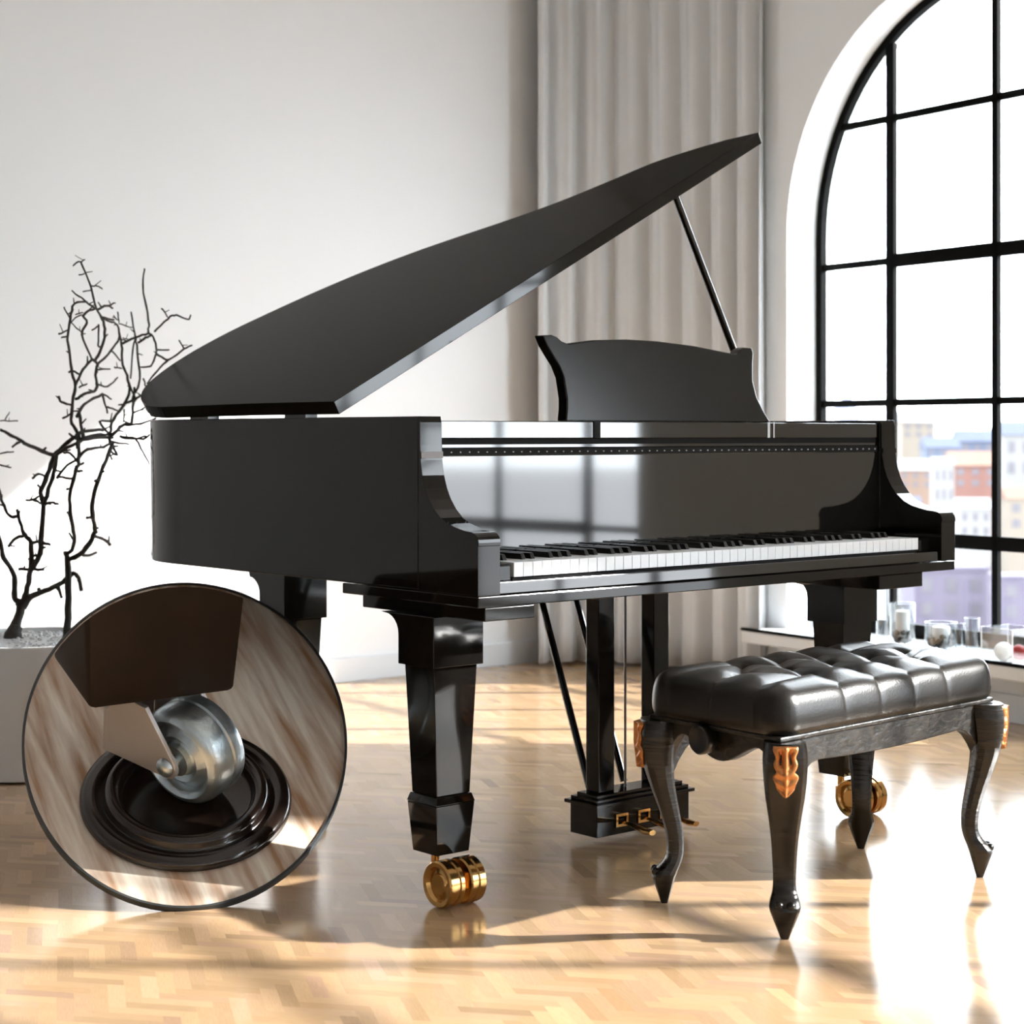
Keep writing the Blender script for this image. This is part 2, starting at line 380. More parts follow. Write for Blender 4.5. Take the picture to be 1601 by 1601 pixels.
def hill(x0, x1, ytop, Y, c, label):
    a = at(x0, ytop, Y); b = at(x1, ytop, Y); bm = bmesh.new(); n = 26; P = []
    for k in range(n+1):
        u = k/n; P.append((a.x+(b.x-a.x)*u, Y, -16+(a.z+16)*(sin(pi*u)**0.6)*(0.86+0.14*sin(u*19+Y)*sin(u*7))))
    for (p, q) in zip(P, P[1:]):
        bm.faces.new([bm.verts.new(v) for v in ((p[0], p[1], -16), (q[0], q[1], -16), (q[0], q[1]+60, q[2]), (p[0], p[1]+60, p[2]))])
        bm.faces.new([bm.verts.new(v) for v in ((p[0], p[1]+60, p[2]), (q[0], q[1]+60, q[2]), (q[0], q[1]+200, -16), (p[0], p[1]+200, -16))])
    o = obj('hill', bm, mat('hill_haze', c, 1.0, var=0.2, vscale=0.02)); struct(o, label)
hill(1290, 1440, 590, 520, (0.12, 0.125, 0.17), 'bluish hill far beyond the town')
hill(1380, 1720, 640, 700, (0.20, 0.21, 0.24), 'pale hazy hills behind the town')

# ------------------------------------------------------------------ curtain
def make_curtain():
    path = catmull([(0.10, 7.12), (0.30, 7.17), (0.50, 7.10), (0.68, 6.94), (0.83, 6.78), (0.93, 6.650)], 40)
    L = [0.0]
    for a, b in zip(path, path[1:]): L.append(L[-1]+(b-a).length)
    bm = bmesh.new(); rows = []; nz = 24
    for iz in range(nz+1):
        z = 0.015+(3.2-0.015)*iz/nz; row = []
        for k, p in enumerate(path):
            t = (path[min(k+1, len(path)-1)]-path[max(k-1, 0)]).normalized(); nrm = Vector((t.y, -t.x, 0))
            s = L[k]/L[-1]; ph = 2*pi*(8.3*s+0.35*sin(5*s+0.4)) + 0.25*sin(z*1.1+s*6)
            am = 0.030*(0.75+0.5*sin(s*23+1)**2)*(1.0-0.12*z/3.2)
            o = am*sin(ph)+0.008*sin(2*ph+1.3+z*0.6)
            row.append(bm.verts.new((p[0]+nrm.x*o, p[1]+nrm.y*o, z)))
        rows.append(row)
    for a, b in zip(rows, rows[1:]):
        for k in range(len(a)-1): bm.faces.new((a[k], a[k+1], b[k+1], b[k]))
    o = obj('curtain', bm, CURT, smooth=True)
    so = o.modifiers.new('solid', 'SOLIDIFY'); so.thickness = 0.003
    tag(o, 'pale grey floor-length curtain hanging in folds beside the arched window', 'curtain')
make_curtain()

# ------------------------------------------------------------------ grand piano  (local x = along the keyboard, local y = towards the tail)
PA = R(49.3); W = 1.517
piano = empty('grand_piano', (-0.0645, 3.40, 0), R(90-49.3))
tag(piano, 'black lacquered grand piano with raised lid standing on brass casters', 'piano')
ZT, ZB = 0.957, 0.613
TAIL = [(0, 1.10), (0, 1.17), (0.015, 1.26), (0.055, 1.345), (0.12, 1.42), (0.21, 1.468), (0.32, 1.488), (0.44, 1.474), (0.56, 1.430), (0.68, 1.372), (0.79, 1.30), (0.89, 1.21), (0.98, 1.10), (1.07, 0.975), (1.16, 0.875), (1.26, 0.80), (1.36, 0.735), (1.445, 0.665), (1.495, 0.58), (W, 0.48), (W, 0.40)]
curve = [(p.x, p.y) for p in catmull([(x, y, 0) for x, y in TAIL], 4)]
AY = 0.1845
rim_out = [(0, AY), (0, 0.6)]+curve+[(W, AY)]
def inset(P, d):
    out = []
    for i, p in enumerate(P):
        a = Vector(P[max(i-1, 0)]); b = Vector(P[min(i+1, len(P)-1)]); t = (b-a).normalized()
        out.append((p[0]+t.y*d, p[1]-t.x*d))
    return out
rim_in = inset(rim_out, 0.055)
def band(bm, A, B, z0, z1):
    r = [[bm.verts.new((x, y, z)) for x, y in P] for P, z in ((A, z0), (A, z1), (B, z1), (B, z0))]
    for q in range(4):
        a, b = r[q], r[(q+1) % 4]
        for k in range(len(A)-1): bm.faces.new((a[k], a[k+1], b[k+1], b[k]))
    bm.faces.new([r[q][0] for q in range(4)]); bm.faces.new([r[q][-1] for q in range(4)][::-1])
bm = bmesh.new(); band(bm, rim_out, rim_in, ZB, ZT)
obj('rim', bm, LACQ, piano, smooth='auto', bevel=0.003)
def plate(P, z0, z1):
    bm = bmesh.new(); prism(bm, [(x, y, z0) for x, y in P], (0, 0, z1-z0)); return bm
obj('bottom_board', plate(inset(rim_out, 0.056), ZB+0.002, ZB+0.03), LACQ_SOFT, piano)
sb_in = [(x, max(y, 0.33)) for x, y in inset(rim_out, 0.056)]
obj('soundboard', plate(sb_in, 0.86, 0.875), GOLD, piano)
# arms
def arc(c, r, a0, a1, n): return [(c[0]+r*cos(R(a0+(a1-a0)*k/n)), c[1]+r*sin(R(a0+(a1-a0)*k/n))) for k in range(n+1)]
armp = [(AY, ZB), (0.0, ZB), (0.0, 0.708)]+arc((0.020, 0.712), 0.022, 190, 92, 6)+[(0.040, 0.736), (0.066, 0.741), (0.092, 0.7475), (0.114, 0.758), (0.134, 0.774), (0.150, 0.793), (0.163, 0.815), (0.172, 0.840), (0.178, 0.870), (0.1795, 0.90), (0.180, 0.945), (0.1835, ZT), (AY, ZT)]
for u0 in (0.0, W-0.055):
    bm = bmesh.new(); prism(bm, [(u0, v, z) for v, z in armp], (0.055, 0, 0))
    a = obj('arm', bm, LACQ, piano, bevel=0.0025)
    bm = BX(u0+0.001, u0+0.0555, 0.176, 0.1785, 0.874, 0.887)
    s_ = obj('arm_joint', bm, mat('brown_joint', (0.10, 0.06, 0.04), 0.25) if u0 == 0 else LACQ, a)
# keybed layers
obj('key_bed', BX(0.0, W, 0.0, 0.444, 0.590, 0.6115), LACQ, piano, bevel=0.002)
bm = BX(0.02, 0.147, 0.004, 0.40, 0.563, 0.5895); obj('key_bed_block', bm, LACQ, piano, bevel=0.002)
bm = BX(1.225, 1.393, 0.004, 0.40, 0.556, 0.5895); obj('key_bed_block', bm, LACQ, piano, bevel=0.002)
obj('key_slip', BX(0.056, W-0.056, 0.006, 0.022, ZB, 0.637), FALL, piano, bevel=0.002)
# key blocks and keys
KU0, KU1, KV0 = 0.112, 1.405, 0.026
for a, b in ((0.056, KU0-0.002), (KU1+0.002, W-0.056)):
    obj('key_block', BX(a, b, 0.03, 0.188, ZB, 0.668), LACQ, piano, bevel=0.004)
    
obj('key_frame', BX(KU0, KU1, 0.03, 0.188, ZB, 0.640), FELT, piano)
kw = (KU1-KU0)/52
wk = None
for k in range(52):
    if wk is None:
        bm = BX(0.0005, kw-0.0005, 0, 0.158, 0.6425, 0.671); wk = obj('white_key', bm, IVORY, piano, bevel=0.001); wk.location = (KU0, KV0, 0)
    else:
        o = wk.copy(); C.objects.link(o); o.parent = piano; o.location = (KU0+k*kw, KV0, 0)
bk = None
for k in range(51):
    if (k+5) % 7 not in (2, 6):          # keyboard starts on A
        if bk is None:
            bm = bmesh.new(); prism(bm, [(-0.0055, 0.055, 0.671), (0.0055, 0.055, 0.671), (0.0045, 0.062, 0.683), (-0.0045, 0.062, 0.683)], (0, 0.10, 0)); bk = obj('black_key', bm, EBONY, piano, bevel=0.001)
            bk.location = (KU0+(k+1)*kw, KV0, 0)
        else:
            o = bk.copy(); C.objects.link(o); o.parent = piano; o.location = (KU0+(k+1)*kw, KV0, 0)
# fallboard and the strips over it
obj('fallboard', BX(0.056, W-0.056, 0.19, 0.21, 0.674, 0.8775), FALL, piano, bevel=0.001)
fb = obj('fallboard_hinge', BX(0.056, W-0.056, 0.193, 0.215, 0.878, 0.8925), FELT, piano)
bm = bmesh.new()
for k in range(60):
    u = 0.066+k*(W-0.132)/59; lathe(bm, [(0, 0.0), (0.0016, 0.0), (0.0016, 0.002), (0, 0.0025)], 6, (u, 0.193, 0.885), (Vector((1,0,0)), Vector((0,0,1)), Vector((0,-1,0))))
pn = obj('hinge_pins', bm, PIN, fb); pn['kind'] = 'stuff'
obj('front_rail', BX(0.064, W-0.064, 0.190, 0.215, 0.8945, 0.9005), FALL, piano)
obj('shadow_gap', BX(0.056, W-0.056, 0.197, 0.215, 0.9007, 0.9125), FELT, piano)
obj('music_shelf', BX(0.058, W-0.058, 0.188, 0.36, 0.913, 0.9485), FALL, piano, bevel=0.0015)
for u0, u1, mm in ((0.478, 0.497, FELT), (1.040, 1.048, PIN), (1.060, 1.064, PIN)):  # felt strip paints the dark gap; steel strips are the bracket
    obj('shelf_slot_bracket', BX(u0, u1, 0.186, 0.1875, 0.9135, 0.950), mm, piano)
# music desk
md = [(0.455, 0.950), (0.463, 0.975), (0.468, 1.0), (0.468, 1.046), (0.460, 1.07), (0.447, 1.09), (0.432, 1.115), (0.424, 1.137), (0.452, 1.139), (0.466, 1.135), (0.478, 1.126), (0.495, 1.121), (0.58, 1.132), (0.68, 1.137), (0.78, 1.136), (0.90, 1.129), (1.00, 1.118), (1.035, 1.114), (1.046, 1.116), (1.058, 1.125), (1.074, 1.131), (1.100, 1.131), (1.104, 1.118), (1.095, 1.09), (1.085, 1.05), (1.090, 1.01), (1.106, 0.978), (1.124, 0.950)]
bm = bmesh.new(); prism(bm, [(u, 0.250+0.22*(z-0.95), z) for u, z in md], (0, 0.030, 0))
obj('music_desk', bm, LACQ_SOFT, piano, bevel=0.003)
# lid
TH = R(28.1); ZH = 0.963; LT = 0.030
lid_pts = [(0.0, 0.455), (0.0, 0.8)]+[(x-0.006 if x < 0.01 else x, y+0.012) for x, y in curve if y < 2 and not (x > 1.40)]+[(1.418, 0.685), (1.455, 0.62), (1.485, 0.55), (1.503, 0.455)]
def lidp(u, v, h=0): return (u*cos(TH)-sin(TH)*h+0.0, v, ZH+u*sin(TH)+cos(TH)*h)
bm = bmesh.new(); prism(bm, [lidp(u, v, 0) for u, v in lid_pts], Vector(lidp(0, 0, LT))-Vector(lidp(0, 0, 0)))
for f in bm.faces: f.normal_update()
bmesh.ops.recalc_face_normals(bm, faces=bm.faces)
for f in bm.faces:
    if f.normal.y < -0.8: f.material_index = 1
obj('lid', bm, [LIDM, LACQ], piano, bevel=0.002)
for v in (0.62, 1.02): obj('lid_hinge', BX(0.0, 0.03, v-0.04, v+0.04, ZT-0.001, ZH+0.004), LACQ, piano)
bm = bmesh.new(); q0 = Vector((1.47, 0.56, 0.90)); q1 = Vector(lidp(1.163, 0.475, -0.002))
tube(bm, [q0, q1], [0.0105, 0.0095], 10); obj('lid_prop', bm, LACQ, piano, smooth='auto')
# legs with brass casters
def caster(parent, uc, vc, z0):
    bm = bmesh.new()
    tube(bm, [(uc+0.0, vc+0.0, z0+0.002), (uc, vc, 0.058)], 0.009, 12)
    box(bm, uc-0.006, uc+0.006, vc-0.075, vc+0.014, 0.03, 0.062)
    tube(bm, [(uc-0.04, vc-0.062, 0.046), (uc+0.04, vc-0.062, 0.046)], 0.008, 12)
    obj('caster_fork', bm, BRASS, parent, smooth='auto', bevel=0.002)
    X = (Vector((0, 1, 0)), Vector((0, 0, 1)), Vector((1, 0, 0)))
    for s in (-1, 1):
        bm = bmesh.new(); r = 0.0455
        prof = [(0, 0.016), (0.020, 0.016), (0.022, 0.013), (0.030, 0.011), (0.0345, 0.018), (r-0.003, 0.0195), (r, 0.016), (r, 0.002), (r-0.003, 0.0), (r-0.003, -0.006), (r, -0.008), (r, -0.016), (r-0.003, -0.019), (0.02, -0.017), (0, -0.017)]
        lathe(bm, prof, 36, (uc+s*0.0265, vc-0.062, r+0.0005), (X[0], X[1], X[2]*s))
        wv = obj('caster_wheel', bm, BRASS, parent, smooth='auto', ang=30)
def leg(uc, vc, z1, brk=True):
    v0, v1 = vc-0.063, vc+0.052; u0, u1 = uc-0.0635, uc+0.0635
    bm = bmesh.new()
    prof = [(v0, 0.462), (v1, 0.462), (v1, 0.520)]+[(v1+0.045-0.045*cos(R(a)), 0.520+0.041*sin(R(a))) for a in range(15, 91, 15)]+[(v1+0.06, z1), (v0, z1)]
    prism(bm, [(u0, v, z) for v, z in prof], (u1-u0, 0, 0))
    frustum(bm, (uc, vc-0.006, 0.205), (0.042, 0.040), (uc, vc-0.006, 0.4615), (0.055, 0.047))
    frustum(bm, (uc, vc-0.006, 0.188), (0.050, 0.048), (uc, vc-0.006, 0.2045), (0.045, 0.043))
    frustum(bm, (uc, vc-0.006, 0.088), (0.041, 0.039), (uc, vc-0.006, 0.1875), (0.049, 0.047))
    o = obj('leg', bm, LACQ, piano, bevel=0.002)
    caster(o, uc-0.030, vc-0.026, 0.088)
    return o
leg(0.0640, 0.200, 0.5625)
leg(1.325, 0.200, 0.5555)
leg(0.345, 1.150, 0.6125)
# pedal lyre
bm = BX(0.579, 0.875, 0.284, 0.372, 0.020, 0.088)
box(bm, 0.569, 0.885, 0.274, 0.382, 0.088, 0.096); box(bm, 0.580, 0.874, 0.284, 0.372, 0.096, 0.104); box(bm, 0.590, 0.864, 0.294, 0.362, 0.104, 0.112)
lyre = obj('pedal_lyre', bm, LACQ, piano, bevel=0.0015)
for u in (0.607, 0.783):
    o = obj('lyre_post', BX(u, u+0.05, 0.308, 0.350, 0.112, 0.5895), LACQ, lyre, bevel=0.002)
for u in (0.632, 0.742):
    bm = bmesh.new(); tube(bm, [(u, 0.365, 0.115), (u-0.002, 0.56, 0.612)], 0.0085, 8); obj('lyre_brace', bm, LACQ, lyre, smooth='auto')
for u in (0.712, ):
    bm = bmesh.new(); tube(bm, [(u, 0.33, 0.112), (u, 0.33, 0.60)], 0.0030, 8); obj('pedal_rod', bm, mat('dark_steel', (0.12, 0.11, 0.11), 0.3, metal=1), lyre, smooth='auto')
for u in (0.655, 0.725, 0.795):
    bm = bmesh.new(); P = [(-0.019, 0.037), (0.019, 0.037), (0.019, 0.066), (-0.019, 0.066)]; q = [(-0.013, 0.043), (0.013, 0.043), (0.013, 0.060), (-0.013, 0.060)]
    a = [bm.verts.new((u+x, 0.2805, z)) for x, z in P]; b = [bm.verts.new((u+x, 0.2805, z)) for x, z in q]
    for k in range(4): bm.faces.new((a[k], a[(k+1) % 4], b[(k+1) % 4], b[k]))
    g = bmesh.ops.extrude_face_region(bm, geom=list(bm.faces)); bmesh.ops.translate(bm, verts=[v for v in g['geom'] if isinstance(v, bmesh.types.BMVert)], vec=(0, 0.0037, 0))
    obj('pedal_plate', bm, BRASS, lyre)
    bm = bmesh.new(); tube(bm, [(u, 0.30, 0.052), (u, 0.262, 0.050), (u, 0.235, 0.042), (u, 0.205, 0.036), (u, 0.185, 0.036)], [0.006, 0.006, 0.008, 0.012, 0.010], 10)
    bmesh.ops.scale(bm, vec=(1.0, 1, 0.6), verts=bm.verts, space=Matrix.Translation((0, 0, -0.042)))
    obj('pedal', bm, BRASS, lyre, smooth='auto')

# ------------------------------------------------------------------ bench
BC = Vector((0.637, 3.6265, 0)); b1 = Vector((cos(R(44.0)), sin(R(44.0)), 0)); b2 = Vector((cos(R(128.0)), sin(R(128.0)), 0))
bench = empty('piano_bench', BC); tag(bench, 'tufted black leather piano bench on carved black cabriole legs', 'bench')
def B(a, b, z): return b1*a+b2*b+Vector((0, 0, z))
LX, LY = 0.331, 0.161
CX, CY, CZ0, CZ1 = 0.372, 0.186, 0.373, 0.462
def make_cushion():
    nx, ny = 150, 76; rc = 0.035
    btn = []
    for r, v in enumerate((-0.088, 0.0, 0.088)):
        for k in range(5 if r % 2 else 4):
            u = (-0.150*1.0+0.30*k/3 if r % 2 == 0 else -0.30*0.8+0.48*k/4)
            btn.append((u*1.15, v))
    segs = []
    A = [b for b in btn if abs(b[1]) < 0.01]; T = [b for b in btn if b[1] > 0.01]; Bo = [b for b in btn if b[1] < -0.01]
    for s in T+Bo:
        for m in A:
            if abs(s[0]-m[0]) < 0.12: segs.append((s, m))
    for s in T: segs.append((s, (s[0], CY)))
    for s in Bo: segs.append((s, (s[0], -CY)))
    for m in (A[0], A[-1]): segs.append((m, (CX*(1 if m[0] > 0 else -1), 0)))
    segs.append((T[0], (-CX, CY*0.62))); segs.append((T[-1], (CX, CY*0.62))); segs.append((Bo[0], (-CX, -CY*0.62))); segs.append((Bo[-1], (CX, -CY*0.62)))
    segs = [s for s in segs if True]
    def dseg(x, y, s):
        (ax, ay), (bx, by) = s; dx, dy = bx-ax, by-ay; t = max(0, min(1, ((x-ax)*dx+(y-ay)*dy)/(dx*dx+dy*dy)))
        return math.hypot(x-ax-t*dx, y-ay-t*dy)
    def depth(x, y):
        db = min(math.hypot(x-b[0], y-b[1]) for b in btn); ds = min(dseg(x, y, s) for s in segs)
        return 0.016*math.exp(-(db/0.017)**2)+0.0065*math.exp(-ds/0.008)-0.009*(1-math.exp(-(min(ds, 0.05)/0.03)**2))
    pu = [s[0][0] for s in segs if abs(s[1][1]) > CY*0.99]
    bm = bmesh.new()
    # top patch follows a rounded rectangle, then side rings go down
    def rr(x, y):   # squash the square grid into a rounded rectangle
        return x, y
    top = {}
    for i in range(nx+1):
        for j in range(ny+1):
            x = -1+2*i/nx; y = -1+2*j/ny
            X, Y = x*(CX-0.02), y*(CY-0.02)
            ed = max(0, 1-min((CX-0.02)-abs(X), (CY-0.02)-abs(Y))/0.045)
            # round the corners
            kx, ky = abs(X)-(CX-0.02-rc), abs(Y)-(CY-0.02-rc)
            if kx > 0 and ky > 0:
                m_ = max(kx, ky); l_ = math.hypot(kx, ky); f_ = m_/l_
                X = math.copysign(CX-0.02-rc+kx*f_, X); Y = math.copysign(CY-0.02-rc+ky*f_, Y)
            z = CZ1-depth(X, Y)*(1-0.72*ed)-0.009*ed**2
            top[i, j] = (X, Y, z)
    V = {k: bm.verts.new(B(*p)) for k, p in top.items()}
    for i in range(nx):
        for j in range(ny): bm.faces.new((V[i, j], V[i+1, j], V[i+1, j+1], V[i, j+1]))
    border = [(i, 0) for i in range(nx)]+[(nx, j) for j in range(ny)]+[(i, ny) for i in range(nx, 0, -1)]+[(0, j) for j in range(ny, 0, -1)]
    prev = [V[k] for k in border]; n = len(border)
    prof = [(0.007, -0.004), (0.014, -0.011), (0.019, -0.022), (0.0215, -0.036), (0.022, -0.05), (0.021, -0.06), (0.018, -0.070), (0.012, -0.0735), (-0.01, -0.074)]
    zb = CZ1-0.014
    for (o, dz) in prof:
        ring = []
        for k, key in enumerate(border):
            X, Y, z = top[key]; a = Vector(top[border[(k+1) % n]][:2])-Vector(top[border[k-1]][:2]); a.normalize(); nx_, ny_ = a.y, -a.x
            q = min([abs(X-u) for u in pu]+[9]) if abs(Y) > CY-0.025 else (min(abs(Y-v) for v in (0, CY*0.62, -CY*0.62)) if abs(X) > CX-0.025 else 9)
            g_ = 0.004*math.exp(-q/0.006)*max(0, 1+dz/0.072)
            zz = (z if dz > -0.012 else zb+0.0)+dz if dz > -0.03 else CZ0+0.074+dz
            w_ = max(0, min(1, (-dz)/0.03)); zz = (z+dz)*(1-w_)+(CZ0+0.074+dz)*w_
            ring.append(bm.verts.new(B(X+nx_*(o-g_), Y+ny_*(o-g_), zz)))
        for k in range(n): bm.faces.new((prev[k], prev[(k+1) % n], ring[(k+1) % n], ring[k]))
        prev = ring
    bm.faces.new(prev)
    c = obj('cushion', bm, LEATHER, bench, smooth=True)
    for (u, v) in btn:
        bm = bmesh.new(); lathe(bm, [(0, 0.004), (0.004, 0.003), (0.007, 0.0), (0.007, -0.004), (0, -0.004)], 14, B(u, v, CZ1-0.0245)); obj('button', bm, LEATHER, c, smooth=True)
    bm = bmesh.new(); P = [(-CX+0.01, -CY+0.01), (CX-0.01, -CY+0.01), (CX-0.01, CY-0.01), (-CX+0.01, CY-0.01)]
    prism(bm, [B(x, y, CZ0-0.010) for x, y in P], (0, 0, 0.0095)); obj('seat_frame', bm, OAK_H, bench, bevel=0.003)
make_cushion()
AZ = CZ0-0.0105
# aprons
def apron(p0, p1, fn, th):
    bm = bmesh.new(); n = 30; a = Vector(p0); b = Vector(p1); d = (b-a).normalized(); nr = Vector((d.y, -d.x, 0))*th/2
    r = [[], [], [], []]
    for k in range(n+1):
        t = k/n; p = a+(b-a)*t; zb = fn(t)
        for q, (s, z) in enumerate(((1, AZ), (1, zb), (-1, zb), (-1, AZ))): r[q].append(bm.verts.new(p+nr*s+Vector((0, 0, z))))
    for q in range(4):
        A_, B_ = r[q], r[(q+1) % 4]
        for k in range(n): bm.faces.new((A_[k], A_[k+1], B_[k+1], B_[k]))
    bm.faces.new([r[q][0] for q in range(4)]); bm.faces.new([r[q][-1] for q in range(4)][::-1])
    return obj('apron', bm, OAK_H, bench, smooth='auto', bevel=0.002)
def f_long(t):
    s = abs(2*t-1); return AZ-0.052+0.012*s*s-0.075*max(0, (s-0.72)/0.28)**2
def f_short(t):
    s = abs(2*t-1); return AZ-0.040-0.020*cos(pi*min(1, s/0.72))-0.08*max(0, (s-0.60)/0.40)**2
ox, oy = LX-0.004, LY-0.004
apron(B(-ox, -oy, 0), B(ox, -oy, 0), f_long, 0.024)
apron(B(-ox, oy, 0), B(ox, oy, 0), f_long, 0.024)
ap_l = apron(B(-ox, -oy, 0), B(-ox, oy, 0), f_short, 0.024)
apron(B(ox, -oy, 0), B(ox, oy, 0), f_short, 0.024)
# height knob on the short side
for s in (-1, 1):
    kc = B(s*(ox+0.011), 0.02 if s < 0 else 0.0, AZ-0.018); ax = b1*s
    bm = bmesh.new(); lathe(bm, [(0, 0), (0.013, 0), (0.013, 0.012), (0.025, 0.013), (0.028, 0.017), (0.028, 0.040), (0.025, 0.044), (0.021, 0.043), (0, 0.038)], 28, kc, (b2, Vector((0, 0, 1)), ax))
    obj('height_knob', bm, EBONY, bench, smooth='auto')
# cabriole legs
path = [(AZ+0.0, 0.008, 0.036), (0.335, 0.012, 0.036), (0.30, 0.014, 0.032), (0.26, 0.010, 0.0265), (0.22, 0.001, 0.022), (0.18, -0.010, 0.0185), (0.14, -0.019, 0.0165), (0.105, -0.021, 0.0155), (0.085, -0.016, 0.0165), (0.070, -0.006, 0.0205), (0.060, 0.000, 0.0225), (0.052, 0.002, 0.0215), (0.0, 0.0, 0.0065)]
cornr = [(-1, -1), (1, -1), (1, 1), (-1, 1)]
for sx, sy in cornr:
    out = (b1*sx+b2*sy*0.9).normalized(); side = Vector((-out.y, out.x, 0))
    bm = bmesh.new(); rings = []; base = B(sx*LX, sy*LY, 0)
    P = catmull([(z, o, w_) for z, o, w_ in path[:-2]], 4)+[Vector(path[-2]), Vector(path[-1])]
    for p in P:
        z, o, hw = p; c = base+out*o+Vector((0, 0, max(z, 0.0005)))
        ring = []
        for k in range(12):
            a = 2*pi*k/12+pi/12; e = 0.78
            ca, sa = cos(a), sin(a)
            # squarish section set on the diagonal
            rx = math.copysign(abs(ca)**e, ca); ry = math.copysign(abs(sa)**e, sa)
            wz_ = 1.38-0.30*max(0, (z-0.26)/0.10)-0.2*max(0, (0.09-z)/0.09)
            ring.append(bm.verts.new(c+(out*rx*1.08+side*ry*wz_)*hw))
        rings.append(ring)
    for a, b in zip(rings, rings[1:]):
        for k in range(12): bm.faces.new((a[k], a[(k+1) % 12], b[(k+1) % 12], b[k]))
    bm.faces.new(rings[0]); bm.faces.new(rings[-1][::-1])
    lg = obj('leg', bm, OAK, bench, smooth='auto', ang=32)
    # little carved curl over the foot
    bm = bmesh.new()
    for q in (-1, 1):
        cc = base+out*0.018+side*q*0.011+Vector((0, 0, 0.064))
        bmesh.ops.create_uvsphere(bm, u_segments=10, v_segments=7, radius=0.0085, matrix=Matrix.Translation(cc))
    obj('foot_scroll', bm, OAK, lg, smooth=True)
    # copper acanthus leaf on the knee
    bm = bmesh.new(); zt_ = AZ-0.003; hgt = 0.094; nu, nv = 22, 40; gr = []
    def wid(t): return 0.0235*(1-0.10*sin(pi*min(1, t/0.5)))*(1-0.22*math.exp(-((t-0.50)/0.05)**2))*(1 if t < 0.62 else max(0.0, 1-((t-0.62)/0.38)**1.7*0.86))*(1+0.06*sin(t*25-0.6))
    for a in range(nv+1):
        t = a/nv; row = []
        for b in range(nu+1):
            u = -1+2*b/nu; z = zt_-hgt*t
            slot = math.exp(-((abs(u)-0.42+0.25*abs(t-0.24))/0.15)**2)*max(0, 1-((t-0.24)/0.20)**2)
            chev = sin(30*(t-0.11*(1-abs(u)))) if t > 0.44 else 0.4*sin(26*t+abs(u)*5)
            relief = 0.0042*math.exp(-(u/0.15)**2)-0.0085*slot+0.0022*chev*min(1, abs(u)/0.25)
            o_ = 0.0565-0.12*max(0, t-0.45)*hgt+relief-0.006*u*u
            if b in (0, nu) or a in (0, nv): o_ -= 0.012
            row.append(bm.verts.new(base+out*o_+side*u*wid(t)+Vector((0, 0, z))))
        gr.append(row)
    for a in range(nv):
        for b in range(nu): bm.faces.new((gr[a][b], gr[a][b+1], gr[a+1][b+1], gr[a+1][b]))
    orn = obj('leaf_ornament', bm, COPPER, lg, smooth=True); orn['label'] = 'carved copper coloured leaf ornament'

# ------------------------------------------------------------------ potted bare branches
PY = 4.95; pc = at(48, 1205, PY); pc.z = 0
plant = empty('potted_bare_branches', pc); tag(plant, 'white round pot holding tall bare dark branches by the left wall', 'plant')
def PL_(p): return Vector(p)-pc
bm = bmesh.new(); hp = 0.362
lathe(bm, [(0, 0.0), (0.225, 0.0), (0.240, 0.006), (0.252, 0.10), (0.262, 0.22), (0.268, hp-0.006), (0.266, hp), (0.256, hp), (0.250, hp-0.02), (0.248, hp-0.06), (0, hp-0.06)], 64)
obj('pot', bm, POT, plant, smooth='auto')
bm = bmesh.new(); lathe(bm, [(0, hp-0.004), (0.1, hp-0.005), (0.2, hp-0.010), (0.247, hp-0.018), (0.247, hp-0.058)], 60)
for k in range(500):
    r = 0.243*math.sqrt(random.random()); a = random.random()*2*pi; s = random.uniform(0.004, 0.008)
    bmesh.ops.create_icosphere(bm, subdivisions=1, radius=s, matrix=Matrix.Translation((r*cos(a), r*sin(a), hp-0.006-0.03*(r/0.25)**2*0.3)))
gv = obj('gravel', bm, GRAV, plant, smooth=True); gv['kind'] = 'stuff'
def dep(x, y): return PY+0.11*sin(x*0.032+1.1)*min(1, (1010-y)/200)+0.10*sin(y*0.021+x*0.011)*min(1, (1010-y)/200)
def six(s): return [(x*0.2124, 680+y*0.2124) for x, y in s]
def five(s): return [(x*0.2, 380+y*0.2) for x, y in s]
